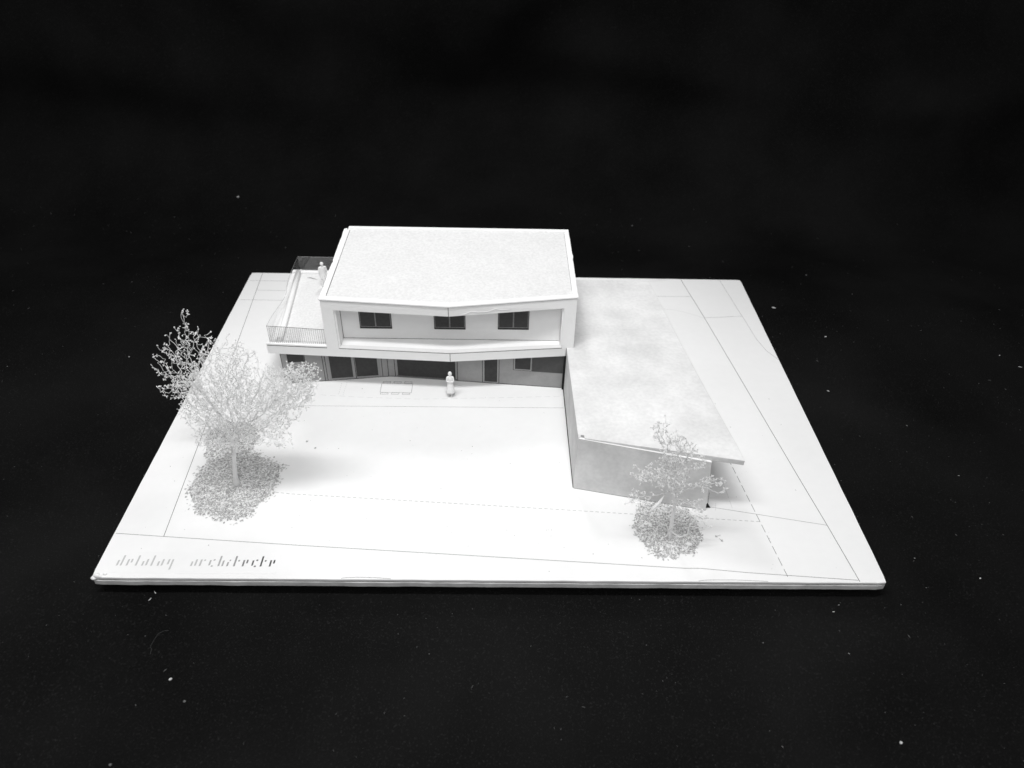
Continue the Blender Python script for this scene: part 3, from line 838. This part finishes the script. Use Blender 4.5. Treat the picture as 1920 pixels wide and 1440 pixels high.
print("tree C", grow_tree(tC, [(9.84, 2.97, 0), (9.78, 2.98, 1.2), (9.72, 3.0, 2.6), (9.5, 3.0, 3.8), (9.45, 3.05, 4.8)],
    [(9.1, 3.1, 5.0, 1.2, 1.1, 2.6), (9.3, 3.2, 6.4, 1.0, .9, 1.6), (8.3, 3.2, 7.8, .65, .7, .8), (9.4, 3.2, 7.2, .5, .4, .4), (7.5, 2.8, 5.0, .7, .5, .6), (7.6, 2.8, 3.4, .6, .4, .5), (11.5, 2.9, 4.4, .75, .4, .9), (10.5, 3.0, 5.9, .5, .5, .5),
     (10.6, 2.5, 3.0, .6, .6, .6), (11.2, 2.4, 2.2, .5, .3, .3)], 700, .145, 42, .0125, .28, .12, .11, wob=.5, side=.3))
# two thick bent twigs and the shoots low on the right tree
mb = MB()
mb.tube([(9.7, 3.0, 2.5), (9.3, 2.4, 2.7), (8.9, 2.2, 3.0), (8.5, 2.1, 3.4)], [.04, .03, .03, .02], 5)
mb.tube([(9.0, 2.9, 3.5), (8.75, 2.6, 3.3), (8.4, 2.4, 3.0), (8.25, 2.35, 2.7)], [.02, .08, .09, .03], 7)
mb.tube([(9.8, 2.95, .9), (9.55, 2.6, 1.1), (9.4, 2.4, 1.5), (9.2, 2.3, 2.0)], [.035, .03, .025, .015], 5)
mb.tube([(9.8, 2.95, .6), (10.2, 2.4, .7), (10.5, 2.2, 1.2), (10.45, 2.1, 2.0), (10.6, 2.0, 2.6)], [.04, .035, .035, .03, .015], 5)
mb.tube([(10.45, 2.1, 2.0), (10.9, 2.1, 1.9), (11.4, 2.2, 1.6), (11.8, 2.3, 1.8)], [.03, .025, .02, .012], 5)
mb.tube([(9.8, 2.95, .5), (9.5, 2.7, .35), (9.2, 2.55, .5)], [.035, .025, .012], 5)
mb.build("low_shoots", 'plant', tC, True)

# ------------------------------------------------------------------ model people (skin-modifier bodies)
def skin_body(name, joints, edges, scale, root, loc, rotz, m='figure', sub=2):
    """joints: name -> (x,y,z,r) in head-heights-free units (figure 1.75 tall)"""
    keys = list(joints); idx = {k: i for i, k in enumerate(keys)}
    me = bpy.data.meshes.new(name)
    me.from_pydata([joints[k][:3] for k in keys], [(idx[a], idx[b]) for a, b in edges], []); me.update()
    o = bpy.data.objects.new(name, me); sc.collection.objects.link(o)
    md = o.modifiers.new("s", 'SKIN'); md.use_smooth_shade = True
    for i, k in enumerate(keys):
        r = joints[k][3]; r = r if isinstance(r, tuple) else (r, r)
        sv = me.skin_vertices[0].data[i]; sv.radius = r; sv.use_root = (i == 0)
    ss = o.modifiers.new("u", 'SUBSURF'); ss.levels = ss.render_levels = sub
    dg = bpy.context.evaluated_depsgraph_get(); dg.update()
    me2 = bpy.data.meshes.new_from_object(o.evaluated_get(dg))
    bpy.data.objects.remove(o); bpy.data.meshes.remove(me)
    me2.name = name
    me2.transform(Matrix.Translation(Vector(loc) * CM) @ Matrix.Rotation(rotz, 4, 'Z') @ Matrix.Scale(scale * CM, 4))
    me2.materials.clear(); me2.materials.append(M[m])
    me2.polygons.foreach_set("use_smooth", [True] * len(me2.polygons))
    o2 = bpy.data.objects.new(name, me2); sc.collection.objects.link(o2); attach(o2, root)
    return o2

def hand(J, E, wrist, side, dirv, up):
    """short palm, four fingers and a thumb"""
    w = Vector(J[wrist][:3]); d = Vector(dirv).normalized(); u = Vector(up).normalized(); s = d.cross(u)
    J[side + 'palm'] = (*(w + d * .05), .020); E.append((wrist, side + 'palm'))
    for k, (off, l) in enumerate(((-.021, .065), (-.007, .075), (.007, .07), (.021, .055))):
        a = w + d * .09 + s * off; b = a + d * l * .5 - u * .006; c = a + d * l - u * .022
        J[side + 'f%da' % k] = (*a, .0085); J[side + 'f%db' % k] = (*b, .0078); J[side + 'f%dc' % k] = (*c, .0065)
        E += [(side + 'palm', side + 'f%da' % k), (side + 'f%da' % k, side + 'f%db' % k), (side + 'f%db' % k, side + 'f%dc' % k)]
    a = w + d * .045 + s * -.03; b = a + d * .035 - s * .012
    J[side + 'ta'] = (*a, .0095); J[side + 'tb'] = (*b, .008)
    E += [(side + 'palm', side + 'ta'), (side + 'ta', side + 'tb')]

def head_parts(root, S, loc, rotz, hz, hair_long, tilt=0.0):
    """head shape with brow, nose, chin and ears, plus hair, as an ellipsoid pushed into a face (front = -y)"""
    def ell(n, fn, name, m='figure'):
        bm = bmesh.new(); bmesh.ops.create_uvsphere(bm, u_segments=28, v_segments=20, radius=1)
        for v in bm.verts: v.co = fn(v.co.copy())
        me = bpy.data.meshes.new(name); bm.to_mesh(me); bm.free()
        me.transform(Matrix.Translation(Vector(loc) * CM) @ Matrix.Rotation(rotz, 4, 'Z') @ Matrix.Scale(S * CM, 4) @ Matrix.Translation((0, 0, hz)) @ Matrix.Rotation(tilt, 4, 'X'))
        me.materials.append(M[m]); me.polygons.foreach_set("use_smooth", [True] * len(me.polygons))
        o = bpy.data.objects.new(name, me); sc.collection.objects.link(o); attach(o, root)
    def hair(c):
        x, y, z = c.x * .108, c.y * .122 + .018, c.z * .124 + .018
        if c.y < -.15 and c.z < .55:       # open over the face
            y = -.055 * abs(c.y) + .02; x *= .98
        if hair_long and c.z < 0 and c.y > -.3: x *= 1 + .25 * -c.z; z = z * (1 + 1.9 * -c.z * max(0, .3 + c.y)); y += .03 * -c.z
        return Vector((x, y, z))
    ell(0, hair, "hair")

def face_joints(J, E, z0, tilt=0.0):
    """head as part of the body's own surface: neck, jaw, skull, nose, ears"""
    J['head0'] = (0, -.022, z0 + .03, (.055, .06)); J['head1'] = (0, -.012, z0 + .10, (.072, .088)); J['head2'] = (0, 0, z0 + .165, (.066, .082)); J['crown'] = (0, .004, z0 + .205, (.035, .045))
    J['nose'] = (0, -.108, z0 + .085, .011); J['earL'] = (-.078, .01, z0 + .09, .012); J['earR'] = (.078, .01, z0 + .09, .012)
    E += [('neck', 'head0'), ('head0', 'head1'), ('head1', 'head2'), ('head2', 'crown'), ('head1', 'nose'), ('head1', 'earL'), ('head1', 'earR')]

def woman():
    S = 1.20; loc = (-3.11, 15.22, 0.0); rz = math.radians(4)
    root = tag(empty("person", loc), "small white figure in a long skirt with folded arms on the terrace", "person", "model people")
    J = {'pelvis': (0, 0, .92, (.14, .105)), 'waist': (0, 0, 1.08, (.115, .088)), 'chest': (0, -.01, 1.26, (.165, .125)), 'shou': (0, .0, 1.39, (.125, .085)), 'neck': (0, -.005, 1.475, .055),
         'shL': (-.165, 0, 1.385, .058), 'elL': (-.195, -.05, 1.13, .052), 'wrL': (-.03, -.165, 1.13, .036),
         'shR': (.165, 0, 1.385, .058), 'elR': (.195, -.05, 1.12, .052), 'wrR': (.02, -.175, 1.18, .036),
         'hiL': (-.085, 0, .86, .085), 'knL': (-.10, -.02, .49, .056), 'anL': (-.125, .02, .10, .034), 'toL': (-.15, -.11, .035, .034),
         'hiR': (.085, 0, .86, .085), 'knR': (.07, -.03, .49, .056), 'anR': (.055, -.0, .10, .034), 'toR': (.05, -.15, .035, .034)}
    E = [('pelvis', 'waist'), ('waist', 'chest'), ('chest', 'shou'), ('shou', 'neck'), ('shou', 'shL'), ('shL', 'elL'), ('elL', 'wrL'), ('shou', 'shR'), ('shR', 'elR'), ('elR', 'wrR'),
         ('pelvis', 'hiL'), ('hiL', 'knL'), ('knL', 'anL'), ('anL', 'toL'), ('pelvis', 'hiR'), ('hiR', 'knR'), ('knR', 'anR'), ('anR', 'toR')]
    hand(J, E, 'wrL', 'L', (1, -.05, -.02), (0, -1, 0)); hand(J, E, 'wrR', 'R', (-1, .05, .03), (0, -1, 0))
    face_joints(J, E, 1.50)
    skin_body("body", J, E, S, root, loc, rz)
    head_parts(root, S, loc, rz, 1.60, True)
    # skirt
    vs = []; n = 26; prof = [(1.06, .128, .10), (1.0, .148, .12), (.9, .168, .14), (.75, .182, .15), (.6, .215, .175), (.42, .245, .20), (.30, .255, .205), (.305, .22, .18)]
    for (z, rx, ry) in prof:
        for k in range(n):
            t = 2 * math.pi * k / n; q = 1 + (.035 * math.sin(5 * t + 1) * (1.05 - z))
            vs.append((math.cos(t) * rx * q, math.sin(t) * ry * q, z))
    fs = [(i * n + k, i * n + (k + 1) % n, (i + 1) * n + (k + 1) % n, (i + 1) * n + k) for i in range(len(prof) - 1) for k in range(n)]
    me = bpy.data.meshes.new("skirt"); me.from_pydata(vs, [], fs)
    me.transform(Matrix.Translation(Vector(loc) * CM) @ Matrix.Rotation(rz, 4, 'Z') @ Matrix.Scale(S * CM, 4)); me.materials.append(M['figure'])
    me.polygons.foreach_set("use_smooth", [True] * len(fs)); me.update()
    o = bpy.data.objects.new("skirt", me); sc.collection.objects.link(o); attach(o, root)
    return root
woman()

def man():
    S = 1.18; loc = (-12.78, 23.5, ZS + .055); rz = math.radians(200)
    root = tag(empty("person", loc), "small white standing figure on the deck beside the upper storey", "person", "model people")
    J = {'pelvis': (0, 0, .94, (.15, .11)), 'waist': (0, 0, 1.08, (.14, .10)), 'chest': (0, -.005, 1.27, (.165, .11)), 'shou': (0, .0, 1.41, (.11, .08)), 'neck': (0, -.005, 1.50, .05),
         'shL': (-.20, 0, 1.40, .062), 'elL': (-.235, .02, 1.12, .05), 'wrL': (-.20, -.10, .94, .034),
         'shR': (.20, 0, 1.40, .062), 'elR': (.235, .04, 1.12, .05), 'wrR': (.22, .0, .86, .034),
         'hiL': (-.09, 0, .88, .095), 'knL': (-.11, -.02, .50, .064), 'anL': (-.12, .02, .10, .04), 'toL': (-.14, -.12, .035, .036),
         'hiR': (.09, 0, .88, .095), 'knR': (.11, .0, .50, .064), 'anR': (.12, .03, .10, .04), 'toR': (.14, -.11, .035, .036)}
    E = [('pelvis', 'waist'), ('waist', 'chest'), ('chest', 'shou'), ('shou', 'neck'), ('shou', 'shL'), ('shL', 'elL'), ('elL', 'wrL'), ('shou', 'shR'), ('shR', 'elR'), ('elR', 'wrR'),
         ('pelvis', 'hiL'), ('hiL', 'knL'), ('knL', 'anL'), ('anL', 'toL'), ('pelvis', 'hiR'), ('hiR', 'knR'), ('knR', 'anR'), ('anR', 'toR')]
    hand(J, E, 'wrL', 'L', (.3, -.6, -.6), (0, -.7, .7)); hand(J, E, 'wrR', 'R', (0, -.1, -1), (1, 0, 0))
    face_joints(J, E, 1.525)
    skin_body("body", J, E, S, root, loc, rz)
    head_parts(root, S, loc, rz, 1.625, False)
    # open coat
    n = 22; vs = []; prof = [(1.42, .20, .11), (1.3, .205, .135), (1.1, .19, .125), (.95, .20, .135), (.8, .215, .15), (.66, .225, .16)]
    for (z, rx, ry) in prof:
        for k in range(n):
            t = 2 * math.pi * k / n; vs.append((math.cos(t) * rx, math.sin(t) * ry, z + .01 * math.sin(3 * t)))
    fs = [(i * n + k, i * n + (k + 1) % n, (i + 1) * n + (k + 1) % n, (i + 1) * n + k) for i in range(len(prof) - 1) for k in range(n)]
    me = bpy.data.meshes.new("coat"); me.from_pydata(vs, [], fs)
    me.transform(Matrix.Translation(Vector(loc) * CM) @ Matrix.Rotation(rz, 4, 'Z') @ Matrix.Scale(S * CM, 4)); me.materials.append(M['figure'])
    me.polygons.foreach_set("use_smooth", [True] * len(fs)); me.update()
    o = bpy.data.objects.new("coat", me); sc.collection.objects.link(o); attach(o, root)
man()

# ------------------------------------------------------------------ small loose things
def fleck(name, x, y, z, l, w, ang, m, label, cat, group=None):
    bm = bmesh.new(); bmesh.ops.create_icosphere(bm, subdivisions=2, radius=1)
    mb = MB(); ca, sa = math.cos(ang), math.sin(ang)
    vs = []
    for v in bm.verts:
        c = v.co * (1 + .25 * noise.noise(v.co * 2 + Vector((x, y, 0))))
        a, b = c.x * l / 2, c.y * w / 2
        vs.append((x + a * ca - b * sa, y + a * sa + b * ca, z + c.z * w * .35))
    mb.add(vs, [tuple(v.index for v in f.verts) for f in bm.faces]); bm.free()
    return tag(mb.build(name, m, None, True), label, cat, group)
FL = [  # on the cloth: x, y, length, width, angle, bright, where
    (23.62, 29.3, .34, .13, -.4, 1, "biggest white fleck on the cloth right of the far right board corner"),
    (26.49, 24.76, .22, .09, .1, 1, "white fleck second nearest the far right board corner"),
    (24.32, 17.83, .20, .07, -.5, 1, "white fleck lying close beside the right board edge"),
    (-27.78, 21.25, .11, .09, 0, 1, "lone white fleck left of the twig trees"),
    (-15.49, -4.93, .17, .13, .6, 1, "brightest white fleck in front of the board, left"),
    (-14.43, -6.05, .14, .12, 0, 0, "dim fleck just in front of the brightest front left fleck"),
    (-16.68, -8.97, .14, .12, 0, 0, "dim fleck at the very bottom left of the photo"),
    (18.85, -7.88, .16, .13, .4, 1, "round white fleck in the lower right corner"),
    (-18.06, .06, .24, .05, -.8, 1, "short white thread hanging at the board's front edge"),
    (-18.16, -.38, .22, .05, 1.1, 1, "short curved white thread before the board's left front"),
    (40.3, 21.0, .28, .06, -.3, 1, "long white thread near the right border of the photo"),
    (14.13, 47.5, .20, .16, 0, 0, "dim fleck at the foot of the rear curtain"),
    (29.14, 36.81, .16, .14, 0, 0, "dim fleck far back on the right of the cloth"),
    (27.15, 1.25, .12, .08, .5, 1, "white fleck level with the near right corner"),
    (18.17, -.9, .15, .05, .1, 1, "white fleck just in front of the near right corner"),
    (19.3, 33.8, .14, .12, 0, 0, "dim fleck behind the far right of the board"),
    (39.5, 22.5, .09, .08, 0, 1, "tiny white fleck beside the long thread at right"),
]
for (x, y, l, w, a, b, lab) in FL:
    fleck("lint_fleck", x, y, cloth_z(x, y) + w * .3, l, w, a, 'lint' if b else 'lintgrey', lab, "lint", "lint flecks on the black cloth")
# the one on the curtain
h = _ct.ray_cast(cam.matrix_world.translation, (Vector(((447 - 960) / 1390, (720 - 369) / 1390, -1))).normalized() @ cam.matrix_world.to_3x3().transposed())
if h[0] is not None:
    c = h[0] / CM
    fleck("lint_fleck", c.x, c.y - .1, c.z + .05, .28, .20, .6, 'lint', "white fleck on the rear cloth above the far left board corner", "lint", "lint flecks on the black cloth")
# a curled hair
mb = MB(); mb.tube([(x, y, cloth_z(x, y) + .03) for x, y in ((-16.5, -2.25), (-16.75, -2.28), (-16.98, -2.45), (-17.07, -2.9), (-17.1, -3.2), (-16.99, -3.3), (-16.95, -3.6))], .011, 5)
tag(mb.build("hair", 'hairgrey', None, True), "curled pale hair on the cloth in front of the board", "hair")
# dust
mb = MB(); rnd = random.Random(4)
for i in range(5200):
    x = rnd.uniform(-52, 62); y = rnd.uniform(-12, 50)
    if -21.3 < x < 21.4 and -.1 < y < 31.7: continue
    dens = .22 + .55 * max(0, noise.noise(Vector((x * .12, y * .12, 8)))) * 2 + (.35 if x > 18 and y < 30 else 0) + (.25 if 2 < x and y < 0 else 0)
    if rnd.random() > dens: continue
    s = .016 + .03 * rnd.random() ** 3; z = cloth_z(x, y) + s * .5; a = rnd.random() * 3.14; l = s * (1 + 2.2 * rnd.random() ** 3)
    ca, sa = math.cos(a), math.sin(a)
    mb.add([(x - l * ca, y - l * sa, z), (x + s * .5 * sa, y - s * .5 * ca, z), (x + l * ca, y + l * sa, z), (x - s * .5 * sa, y + s * .5 * ca, z), (x, y, z + s * .6), (x, y, z - s * .5)],
           [(0, 1, 4), (1, 2, 4), (2, 3, 4), (3, 0, 4), (1, 0, 5), (2, 1, 5), (3, 2, 5), (0, 3, 5)], 0 if rnd.random() < .05 else 1)
tag(mb.build("dust", ['lint', 'lintgrey']), "fine pale dust scattered over the black cloth", None, None, 'stuff')
# fallen plant bits on the board
def seed(x, y, ang, label, stem=.35):
    root = tag(empty("fallen_bud", (x, y, .03)), label, "plant bit", "plant bits fallen on the board")
    mb = MB()
    for k in range(4):
        a = ang + k * 1.6; mb.tube([(x, y, .04), (x + .05 * math.cos(a), y + .05 * math.sin(a), .045 + .02 * (k % 2)), (x + .075 * math.cos(a), y + .075 * math.sin(a), .03)], [.015, .024, .008], 5)
    mb.build("bud", 'bud', root)
    if stem:
        mb = MB(); mb.tube([(x, y, .04), (x + stem * .5 * math.cos(ang), y + stem * .5 * math.sin(ang), .05), (x + stem * math.cos(ang), y + stem * math.sin(ang), .02)], .009, 4); mb.build("stalk", 'fibre', root)
seed(-12.97, 8.4, -.15, "small fallen bud with a stalk, right of the left front tree", .42)
seed(-11.95, 10.5, 1.0, "small fallen bud nearer the house, right of the twig trees", .14)
seed(12.5, 3.05, .4, "larger fallen sprig on the board right of the right tree", .3)
seed(12.75, 2.75, 2.2, "smaller fallen sprig next to the larger one, right tree", .2)
seed(-11.3, 9.9, 2.2, "tiny bud fallen in the middle of the left lawn", 0)
# dark fibre on the deck
mb = MB(); mb.tube([(-14.34, 24.75, ZS + .075), (-14.1, 24.72, ZS + .09), (-13.8, 24.6, ZS + .085), (-13.55, 24.5, ZS + .075)], [.01, .028, .026, .01], 6)
tag(mb.build("fibre", 'fibre', None, True), "dark grey fibre lying on the left deck near its back edge", "fibre")
# specks on the board
mb = MB(); rnd = random.Random(9)
for i in range(150):
    x = rnd.uniform(-20, 20); y = rnd.uniform(.3, 16)
    if 4.5 < x < 14 and y > 4.7: continue
    s = .012 + .02 * rnd.random() ** 2; a = rnd.random() * 6
    mb.add([(x + s * math.cos(a + k * 1.5708) * (1.6 if k % 2 else .8), y + s * math.sin(a + k * 1.5708) * (1.6 if k % 2 else .8), .004) for k in range(4)] + [(x, y, .004 + s * .5)],
           [(0, 1, 4), (1, 2, 4), (2, 3, 4), (3, 0, 4)])
tag(mb.build("board_specks", 'plot'), "fine grey specks scattered on the white board", None, None, 'stuff')
